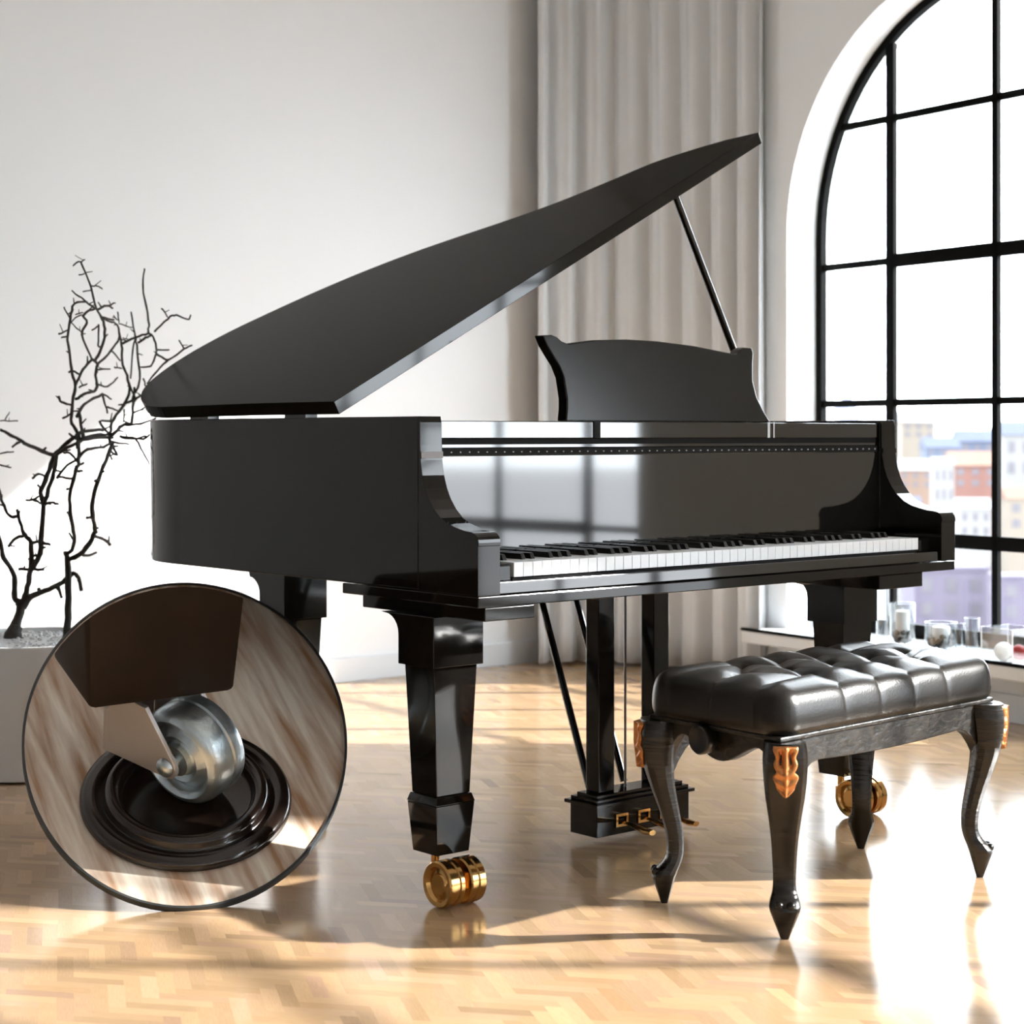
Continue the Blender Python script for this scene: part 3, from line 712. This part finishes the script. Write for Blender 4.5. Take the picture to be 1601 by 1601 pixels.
BR_A = [(six(s), a, b) for s, a, b in (
 ([(85,1555),(120,1400),(165,1240)], 8, 6), ([(78,1565),(100,1470),(118,1400)], 14, 7), ([(110,1520),(150,1525),(180,1505)], 7, 4), ([(150,1270),(185,1225),(215,1180)], 8, 6), ([(165,1240),(110,1200),(105,1040),(30,900),(0,780),(-40,650)], 4.5, 2.5),
 ([(180,1210),(210,1090),(225,985),(230,800),(185,740),(150,650),(125,550)], 4.5, 2), ([(125,600),(70,595),(20,500),(0,430),(-30,340)], 2.4, 1.6),
 ([(235,985),(290,890),(300,790),(320,520),(300,430),(345,300),(400,150)], 4, 3), ([(320,520),(375,350),(410,230),(410,150)], 3, 2.4),
 ([(200,1200),(330,1150),(440,1100),(510,1040),(550,1020),(585,1070),(600,1150)], 4, 2.4), ([(400,150),(220,80),(150,40),(80,0),(0,-40)], 2.8, 2),
 ([(400,150),(480,70),(560,10),(620,-30),(760,-35)], 3, 2), ([(410,150),(520,80),(650,30),(830,20)], 2.4, 2),
 ([(195,480),(250,475),(300,440)], 1.6, 1.6), ([(240,320),(280,290),(340,310)], 1.8, 1.6), ([(320,510),(380,500),(430,510)], 2, 1.5), ([(250,480),(300,505)], 2, 1.5),
 ([(140,990),(230,990),(320,990)], 2.2, 2), ([(180,740),(100,770),(60,820)], 2.4, 2.2), ([(310,790),(370,810)], 2.4, 1.8), ([(230,800),(310,780)], 2.4, 2),
 ([(430,1110),(455,1200)], 2.4, 2), ([(285,1135),(300,1160)], 2.6, 2.4), ([(150,50),(90,90)], 1.8, 1.4), ([(-30,140),(40,130),(100,125)], 1.2, 1), ([(0,220),(80,240)], 1.2, 1), ([(280,370),(310,400)], 1.6, 1.4), ([(240,890),(290,890)], 1.8, 1.6))]
BR_A += [(five(s), a, b) for s, a, b in (
 ([(610,1600),(600,1480),(555,1380),(575,1200),(585,1100),(555,980),(530,750),(550,600),(580,470),(680,460)], 2.4, 1.3),
 ([(600,1360),(660,1260),(800,1180)], 2.2, 1.6), ([(590,1220),(680,1170),(750,1150),(750,1000),(760,950),(720,910),(650,990),(590,1110)], 2, 1.8), ([(650,1510),(620,1330),(640,1290)], 2.2, 1.8),
 ([(740,920),(780,860),(820,700),(800,590),(750,510),(710,340),(630,150),(570,180)], 2.0, 1.0), ([(630,150),(665,130)], 1, 0.8), ([(760,950),(870,840),(930,750),(920,640),(850,610),(800,590)], 1.6, 1.2),
 ([(800,580),(890,600)], 1.6, 1.2), ([(760,520),(830,490),(880,510)], 1.8, 1.2), ([(830,490),(900,470)], 1.4, 1), ([(750,510),(650,560),(680,620),(640,710),(700,870),(730,910)], 1.5, 1.4), ([(740,510),(640,430),(560,370)], 1.4, 1),
 ([(460,1200),(480,1240),(560,1270)], 1.7, 1.5), ([(490,1370),(560,1330)], 1.5, 1.2), ([(540,1010),(570,1000),(630,1030)], 1.5, 1.3), ([(620,1130),(680,1100)], 1.3, 1), ([(750,1100),(840,1120),(920,1050)], 1.5, 1), ([(800,1180),(840,1330)], 1.6, 1.2),
 ([(840,1280),(920,1310)], 1.3, 1.1), ([(800,1180),(870,1220)], 1.3, 1), ([(760,990),(860,985)], 1.4, 1), ([(460,710),(530,680)], 1.2, 1), ([(480,740),(530,730)], 1.1, 1), ([(500,500),(550,610)], 1.1, 0.8), ([(615,250),(660,240)], 1, 0.9),
 ([(710,340),(760,335),(800,360)], 1.1, 0.9), ([(770,640),(770,800),(790,810)], 1.3, 1), ([(720,680),(770,650)], 1.2, 1), ([(0,1390),(140,1390)], 1.1, 0.9), ([(40,1380),(75,1320)], 1, 0.8), ([(640,560),(560,620),(640,700)], 0.9, 0.8), ([(650,380),(720,370)], 0.9, 0.8), ([(590,560),(650,545)], 0.9, 0.8))]
BR_B = [(six(s), a, b) for s, a, b in (
 ([(490,1570),(495,1470),(505,1200),(495,920),(475,870)], 6.5, 3.2), ([(500,920),(610,860),(690,740),(700,690),(680,550),(710,380),(780,190),(830,60)], 3.4, 2.6),
 ([(478,872),(525,850),(545,750),(515,560),(520,400),(560,260),(580,180),(580,0)], 2.8, 2.2), ([(560,190),(640,110),(760,90),(830,50)], 2, 1.8), ([(420,320),(480,240),(560,180)], 2, 1.6), ([(440,310),(540,320)], 1.7, 1.5), ([(470,130),(520,140),(560,190)], 1.6, 1.5),
 ([(820,60),(860,150),(800,110)], 1.8, 1.5), ([(880,10),(1000,25),(1080,10)], 1.8, 1.2), ([(1000,30),(1040,100),(1100,220)], 1.6, 1), ([(830,50),(950,70)], 1.7, 1), ([(690,740),(760,770),(810,810)], 2.4, 2.2), ([(600,880),(640,890),(710,865)], 2.2, 1.6), ([(640,610),(690,610)], 2, 1.6), ([(700,340),(720,330)], 1.8, 1.6), ([(570,265),(610,265)], 1.7, 1.4), ([(570,230),(615,205)], 1.7, 1.4), ([(490,400),(520,395)], 1.7, 1.4), ([(495,570),(515,600)], 1.7, 1.4), ([(800,110),(825,185)], 1.5, 1.3))]
BR_B += [(five(s), a, b) for s, a, b in (
 ([(860,1560),(860,1490),(890,1370),(970,1260),(1010,1150),(1000,1060),(960,950),(950,790),(930,700)], 2.3, 1.4), ([(870,840),(940,920)], 1.2, 1), ([(950,790),(1060,740),(1160,710),(1210,760),(1220,870),(1180,960),(1100,970)], 1.7, 1.1),
 ([(1160,710),(1160,600),(1115,330),(1130,200)], 1.7, 1.0), ([(1210,690),(1310,590),(1380,565),(1470,600),(1490,560)], 1.6, 1), ([(1260,510),(1310,580)], 1.1, 0.9), ([(1060,1170),(1090,1060),(1070,800),(1050,700),(1025,540)], 1.7, 1.1), ([(1020,1060),(1040,850),(1060,740)], 1.3, 1.1),
 ([(970,1260),(1060,1220),(1110,1190)], 1.7, 1.4), ([(1060,1220),(1010,1100)], 1.5, 1.3), ([(1220,870),(1320,910),(1440,830),(1500,800)], 1.6, 1.1), ([(1440,830),(1400,760)], 1.2, 0.9), ([(1320,910),(1230,1000),(1150,1100)], 1.5, 1.2), ([(880,1500),(960,1420),(1030,1400),(1040,1250),(1050,1130)], 2.4, 1.6),
 ([(960,1420),(1060,1420),(1220,1370)], 2, 1.2), ([(860,1500),(780,1400),(890,1390)], 1.8, 1.4), ([(620,1530),(760,1500),(860,1500)], 2, 1.8), ([(950,1520),(1120,1530),(1190,1480)], 1.7, 1.2), ([(895,970),(950,980)], 1.2, 1), ([(1040,1330),(1150,1280)], 1.4, 1), ([(1080,780),(1140,740),(1180,720)], 1.8, 1.5), ([(1220,830),(1320,835)], 1.3, 1), ([(970,1300),(965,1400)], 1.2, 1.1), ([(1120,1060),(1140,1120)], 1.3, 1), ([(920,540),(930,620)], 1, 0.9), ([(930,630),(1030,660)], 0.9, 0.8), ([(1010,760),(960,740)], 0.9, 0.8), ([(890,570),(920,600)], 1, 0.9))]
def make_branch(lst, label):
    bm = bmesh.new()
    for P, r0, r1 in lst:
        pts = catmull([PL_(at(x, y, dep(x, y))) for x, y in P], 4); n = len(pts)
        rad = [(r0+(r1-r0)*k/(n-1))*1.22*PY/F*(1+0.12*random.uniform(-1, 1)) for k in range(n)]
        for k in range(1, n-1): pts[k] = pts[k]+Vector([random.uniform(-1, 1)*0.0016 for _ in range(3)])
        tube(bm, pts, rad, 7)
        # buds and spurs standing off the branch
        for k in range(2, n-1, 5):
            if random.random() < 0.55:
                d = Vector([random.uniform(-1, 1), random.uniform(-1, 1), random.uniform(-0.2, 1)]).normalized()*random.uniform(0.010, 0.030)
                tube(bm, [pts[k], pts[k]+d], [rad[k]*0.7, rad[k]*0.45], 5)
    o = obj('branch', bm, BARK, plant, smooth=True)
    if label: o['label'] = label
make_branch(BR_A, 'branch with a thick flared foot'); make_branch(BR_B, 'straight slender branch')

# ------------------------------------------------------------------ jars on the window sill
ZS = SILL+0.0005
def sillp(x, off):                       # point on the sill at image column x
    t0 = 0; a = (x-800.5)/F
    bx, by = WA.x+NO.x*off, WA.y+NO.y*off
    t = (bx-a*by)/(a*D.y-D.x)
    return wp(t, ZS, off)
CANDLE = mat('white_wax', (0.85, 0.83, 0.8), 0.5); DARKC = mat('dark_stones', (0.03, 0.027, 0.025), 0.6, var=0.5, vscale=60, bump=0.8)
REDB = mat('red_ball', (0.45, 0.03, 0.02), 0.35); WHB = mat('white_ball', (0.75, 0.72, 0.68), 0.5, bump=0.5, bscale=60); SILV = mat('silver_metal', (0.75, 0.75, 0.74), 0.2, metal=1)
def jar(x, off, r, h, fill, wax, label, group=None):
    p = sillp(x, off); root = empty('glass_jar', p); tag(root, label, 'jar')
    bm = bmesh.new(); lathe(bm, [(0, 0.002), (r-0.003, 0.002), (r, 0.006), (r, h), (r-0.003, h), (r-0.0035, 0.010), (0, 0.009)], 32); obj('glass', bm, JARG, root, smooth='auto')
    bm = bmesh.new(); lathe(bm, [(0, 0.0), (r*1.02, 0.0), (r*1.02, 0.0018), (0, 0.0018)], 32); obj('base', bm, SILV, root, smooth='auto')
    if fill:
        bm = bmesh.new(); rr_ = r-0.010
        for k in range(60):
            a = random.random()*2*pi; q = rr_*math.sqrt(random.random())*0.86; s = min(r*0.24, 0.012)
            bmesh.ops.create_icosphere(bm, subdivisions=2, radius=s*random.uniform(0.7, 1), matrix=Matrix.Translation((q*cos(a), q*sin(a), 0.011+s+random.random()*fill*0.75)))
        o = obj('pebbles', bm, DARKC, root, smooth=True); o['kind'] = 'stuff'
    if wax:
        z0 = 0.013+fill*0.55; bm = bmesh.new(); lathe(bm, [(0, z0), (r*0.52, z0), (r*0.54, z0+0.004), (r*0.54, z0+wax), (r*0.4, z0+wax+0.002), (0, z0+wax)], 24); tube(bm, [(0, 0, z0+wax), (0.001, 0, z0+wax+0.010)], 0.001, 5); obj('candle', bm, CANDLE, root, smooth='auto')
jar(1411, -0.085, 0.042, 0.150, 0.045, 0.085, 'tall glass jar with a white candle over dark pebbles, next to the piano leg')
jar(1471, -0.085, 0.052, 0.100, 0.040, 0.050, 'low wide glass jar with a white candle over dark pebbles on the sill')
jar(1380, -0.055, 0.022, 0.20, 0, 0, 'slim tall empty glass vase closest to the piano leg')
def tumbler(x, off, r, h, label):
    p = sillp(x, off); bm = bmesh.new(); lathe(bm, [(0, 0), (r*0.85, 0), (r*0.88, 0.004), (r, h), (r-0.002, h), (r*0.8, 0.010), (0, 0.009)], 28)
    o = obj('glass_tumbler', bm, JARG, smooth='auto'); o.location = p; tag(o, label, 'glass')
tumbler(1500, -0.06, 0.016, 0.10, 'slender clear glass just right of the wide candle jar')
tumbler(1520, -0.085, 0.024, 0.125, 'taller clear glass on the sill between the candle jar and the glass box')
bx = sillp(1579, -0.10); root = empty('glass_box', bx, wa); tag(root, 'open square glass box on the sill holding two balls', 'glass box')
bm = bmesh.new(); sx_, h_ = 0.062, 0.108
for a in range(4):
    c_, s_ = cos(a*pi/2), sin(a*pi/2)
    P = [(-sx_, sx_-0.002), (sx_, sx_-0.002), (sx_, sx_), (-sx_, sx_)]
    prism(bm, [(x*c_-y*s_, x*s_+y*c_, 0.004) for x, y in P], (0, 0, h_))
obj('glass_walls', bm, JARG, root)
obj('base', BX(-sx_, sx_, -sx_, sx_, 0, 0.004), TRIM, root)
bm = bmesh.new()
for a in range(4):
    c_, s_ = cos(a*pi/2), sin(a*pi/2); x, y = sx_, sx_
    tube(bm, [(x*c_-y*s_, x*s_+y*c_, 0.002), (x*c_-y*s_, x*s_+y*c_, h_+0.004)], 0.0022, 6)
obj('corner_posts', bm, TRIM, root)
for off, rr_, mm, nm, lb in ((-0.020, 0.030, WHB, 'ball', 'white textured ball inside the square glass box'), (0.028, 0.026, REDB, 'ball', 'red ball inside the square glass box')):
    bm = bmesh.new(); bmesh.ops.create_uvsphere(bm, u_segments=24, v_segments=16, radius=rr_)
    o = obj(nm, bm, mm, smooth=True); o.location = bx+Vector((cos(wa*0)*off, 0, 0.0045+rr_))+Vector((0, -0.0, 0)); tag(o, lb, 'ball')

# ------------------------------------------------------------------ round tilted board standing in for a close-up inset, with big caster and cup
BB = Vector((-0.64, 3.47, 0.0)); bt = R(30); by_ = R(15)
RB = (Matrix.Rotation(by_, 4, 'Z') @ Matrix.Rotation(bt, 4, 'X'))
board = empty('inset_board', BB); board.rotation_euler = (bt, 0, by_); board.location = BB+Vector((0, 0, 0.012))
tag(board, 'round streaked wooden stand-in for the close-up inset, with charcoal rim tilted up from the floor', 'inset stand-in')
bc = Vector((0.049, 0.534)); a1 = Vector((-0.072, -0.997)).normalized(); a2 = Vector((-0.997, 0.072)).normalized(); A1, A2 = 0.551, 0.348
def bell(k, s): return bc+a1*(A1+s)*cos(k)+a2*(A2+s)*sin(k)
bm = bmesh.new(); NB = 96
prism(bm, [(*bell(2*pi*k/NB, -0.004), -0.008) for k in range(NB)][::-1], (0, 0, 0.008)); obj('board', bm, BOARD, board)
bm = bmesh.new(); rows = []
for s, z in ((-0.0045, -0.009), (0.001, -0.009), (0.001, 0.004), (-0.0045, 0.004)): rows.append([bm.verts.new((*bell(2*pi*k/NB, s), z)) for k in range(NB)])
for q in range(4):
    A_, B_ = rows[q], rows[(q+1) % 4]
    for k in range(NB): bm.faces.new((A_[k], A_[(k+1) % NB], B_[(k+1) % NB], B_[k]))
obj('rim', bm, RINGM, board, smooth='auto')
bm = bmesh.new()                           # prop under the raised end
Bi = lambda p: RB.inverted() @ (Vector(p)-board.location)
for sx in (-0.09, 0.15):
    q = board.location+RB @ Vector((sx, 0.78, 0)); tube(bm, [Bi((q.x, q.y-0.12, 0.002)), (sx, 0.78, -0.0085)], 0.012, 8)
obj('prop_leg', bm, RINGM, board)

def onboard(name, label, cat):
    o = empty(name, board.location); o.rotation_euler = (bt, 0, by_); tag(o, label, cat); return o
cup = onboard('caster_cup', 'glossy dark brown round caster cup lying on the tilted round board', 'caster cup')
CU = Vector((0.030, 0.297, 0.0005)); CR = 0.217
prof = [(0, 0.0), (0.97, 0.0), (1.0, 0.02), (1.0, 0.05), (0.985, 0.085), (0.95, 0.115), (0.90, 0.125), (0.85, 0.112), (0.815, 0.085), (0.80, 0.075), (0.785, 0.085), (0.775, 0.13), (0.755, 0.165), (0.72, 0.182), (0.68, 0.175), (0.645, 0.150), (0.63, 0.12), (0.615, 0.06), (0.60, 0.05), (0, 0.045)]
bm = bmesh.new(); lathe(bm, [(r*CR, h*CR) for r, h in prof], 80, CU); obj('cup', bm, CUPM, cup, smooth='auto', ang=50)
cs = onboard('furniture_caster', 'large steel caster wheel under a dark wooden leg in the caster cup', 'caster')
# wheel: axis runs to the right and back along the board
phi = R(43); wx = Vector((cos(phi), sin(phi), 0)); wy = Vector((-sin(phi), cos(phi), 0)); wz = Vector((0, 0, 1))
RW = 0.108; HW = 0.048; wc = Vector((0.040, 0.318, 0.0455*CR+RW+0.001))
prof = [(0, -HW-0.006), (0.034, -HW-0.006), (0.036, -HW+0.006), (0.040, -HW+0.010), (0.052, -HW+0.002), (0.062, -HW+0.012), (0.072, -HW+0.018), (0.078, -HW+0.004), (0.088, -HW-0.004), (0.098, -HW), (0.105, -HW+0.010), (RW, -HW+0.022), (RW, HW*0.05), (0.104, HW*0.12), (0.104, HW*0.2), (RW, HW*0.27), (RW, HW-0.018), (0.104, HW-0.006), (0.094, HW), (0.03, HW), (0, HW)]
bm = bmesh.new(); lathe(bm, prof, 64, wc, (wy, wz, wx)); obj('wheel', bm, STEEL, cs, smooth='auto', ang=35)
# fork plate on the near side
def FP(y, z, o): return wc+wy*y+wz*z+wx*o
o0 = -HW-0.022
fk = [(0.0+0.027*cos(R(a)), 0.027*sin(R(a))) for a in range(250, 110, -14)]
fk = [(-y, z) for y, z in [(0.027*cos(R(a)), 0.027*sin(R(a))) for a in range(-75, 60, 15)]]+[(0.062, 0.116), (0.135, 0.116), (0.165, 0.06), (0.165, -0.05)]
bm = bmesh.new(); prism(bm, [FP(y, z, o0) for y, z in fk], -wx*0.010)
prism(bm, [FP(y, z, HW+0.012) for y, z in fk], wx*0.010)
prism(bm, [FP(0.165, -0.05, o0-0.010), FP(0.165, 0.06, o0-0.010), FP(0.175, 0.06, o0-0.010), FP(0.175, -0.05, o0-0.010)], wx*(2*HW+0.044))
obj('fork', bm, STEEL_P, cs, bevel=0.003)
bm = bmesh.new(); lathe(bm, [(0, -HW-0.046), (0.012, -HW-0.045), (0.019, -HW-0.040), (0.021, -HW-0.033), (0.012, -HW-0.032), (0.012, HW+0.022), (0.020, HW+0.022), (0.018, HW+0.032), (0, HW+0.034)], 28, wc, (wy, wz, wx)); obj('axle_bolt', bm, STEEL, cs, smooth='auto')
SV = [(-0.2238,0.4325,0.3073),(-0.024,0.3178,0.5227),(-0.1721,0.3005,0.468),(-0.1791,0.488,0.3207),(-0.137,0.3013,0.495),(-0.1845,0.3231,0.4398),(-0.1274,0.4965,0.3567),(-0.1795,0.3094,0.4546),(-0.1751,0.3139,0.254),(-0.1607,0.3166,0.24),(-0.1561,0.3029,0.254),(-0.1705,0.3142,0.2441),(-0.1661,0.3073,0.2459),(-0.158,0.307,0.2441),(-0.1674,0.3053,0.2539),(0.1182,0.358,0.254),(0.1096,0.3429,0.254),(0.1034,0.3564,0.24),(0.1178,0.3482,0.2538),(0.1148,0.3499,0.2459),(0.1069,0.3468,0.2441),(0.1134,0.3582,0.2441),(0.0395,0.5197,0.254),(0.0585,0.5087,0.254),(0.0441,0.506,0.24),(0.0508,0.5173,0.2539),(0.0496,0.5153,0.2459),(0.0539,0.5084,0.2441),(0.0414,0.5156,0.2441),(-0.2348,0.4646,0.254),(-0.2261,0.4797,0.254),(-0.22,0.4662,0.24),(-0.2344,0.4744,0.2538),(-0.2314,0.4727,0.2459),(-0.2235,0.4758,0.2441),(-0.23,0.4644,0.2441),(-0.0827,0.3091,0.516),(-0.1621,0.2982,0.479),(0.1072,0.401,0.4466),(0.0371,0.3271,0.5146),(-0.0067,0.5152,0.3855),(-0.2047,0.3792,0.3744),(-0.2021,0.4841,0.2978),(-0.0693,0.5056,0.3786),(0.0063,0.3224,0.5205),(-0.0385,0.5104,0.3839),(0.126,0.3552,0.4675),(0.0989,0.3369,0.4916),(0.0257,0.52,0.3832),(0.0423,0.5225,0.3801),(-0.2229,0.4805,0.2718),(-0.0538,0.3133,0.5212),(0.0614,0.5116,0.3854),(0.0832,0.4592,0.4162),(-0.1105,0.305,0.5073),(-0.2351,0.4647,0.2631),(-0.099,0.501,0.3694),(0.068,0.332,0.505),(0.0536,0.5201,0.3807),(-0.1541,0.4921,0.3404),(0.0576,0.5158,0.3834),(-0.2345,0.4745,0.2566),(-0.2266,0.4799,0.266),(0.1258,0.3453,0.4739),(0.1178,0.3399,0.481)]
SF = [[22,30,62,50,42,3,59,6,56,43,45,40,48,49],[15,23,52,53,38,46],[8,11,12,14],[9,13,12,11],[10,14,12,13],[15,18,19,21],[16,20,19,18],[17,21,19,20],[22,25,26,28],[23,27,26,25],[24,28,26,27],[29,32,33,35],[30,34,33,32],[31,35,33,34],[29,8,7,5,41,0,55],[10,16,64,47,57,39,44,1,51,36,54,4,37],[44,48,40,1],[57,47,38,53],[1,40,45,51],[51,45,43,36],[36,43,56,54],[41,42,50,0],[64,63,46,38,47],[15,46,63,18],[2,37,59,3,5,7],[8,29,35,11],[11,35,31,9],[30,22,28,34],[34,28,24,31],[23,15,21,27],[27,21,17,24],[16,10,13,20],[20,13,9,17],[4,6,59,37],[29,55,61,32],[7,8,14,2],[57,53,52,60,39],[22,49,58,25],[44,39,60,58,49,48],[5,3,42,41],[2,14,10,37],[56,6,4,54],[31,24,17,9],[0,50,62,61,55],[18,63,64,16],[32,61,62,30],[25,58,60,52,23]]
bm = bmesh.new(); sv = [bm.verts.new(p) for p in SV]
for q in SF:
    try: bm.faces.new([sv[k] for k in q])
    except ValueError: pass
o = obj('wooden_leg', bm, LEGM, cs, smooth='auto', ang=30); o['label'] = 'dark brown wooden furniture leg'
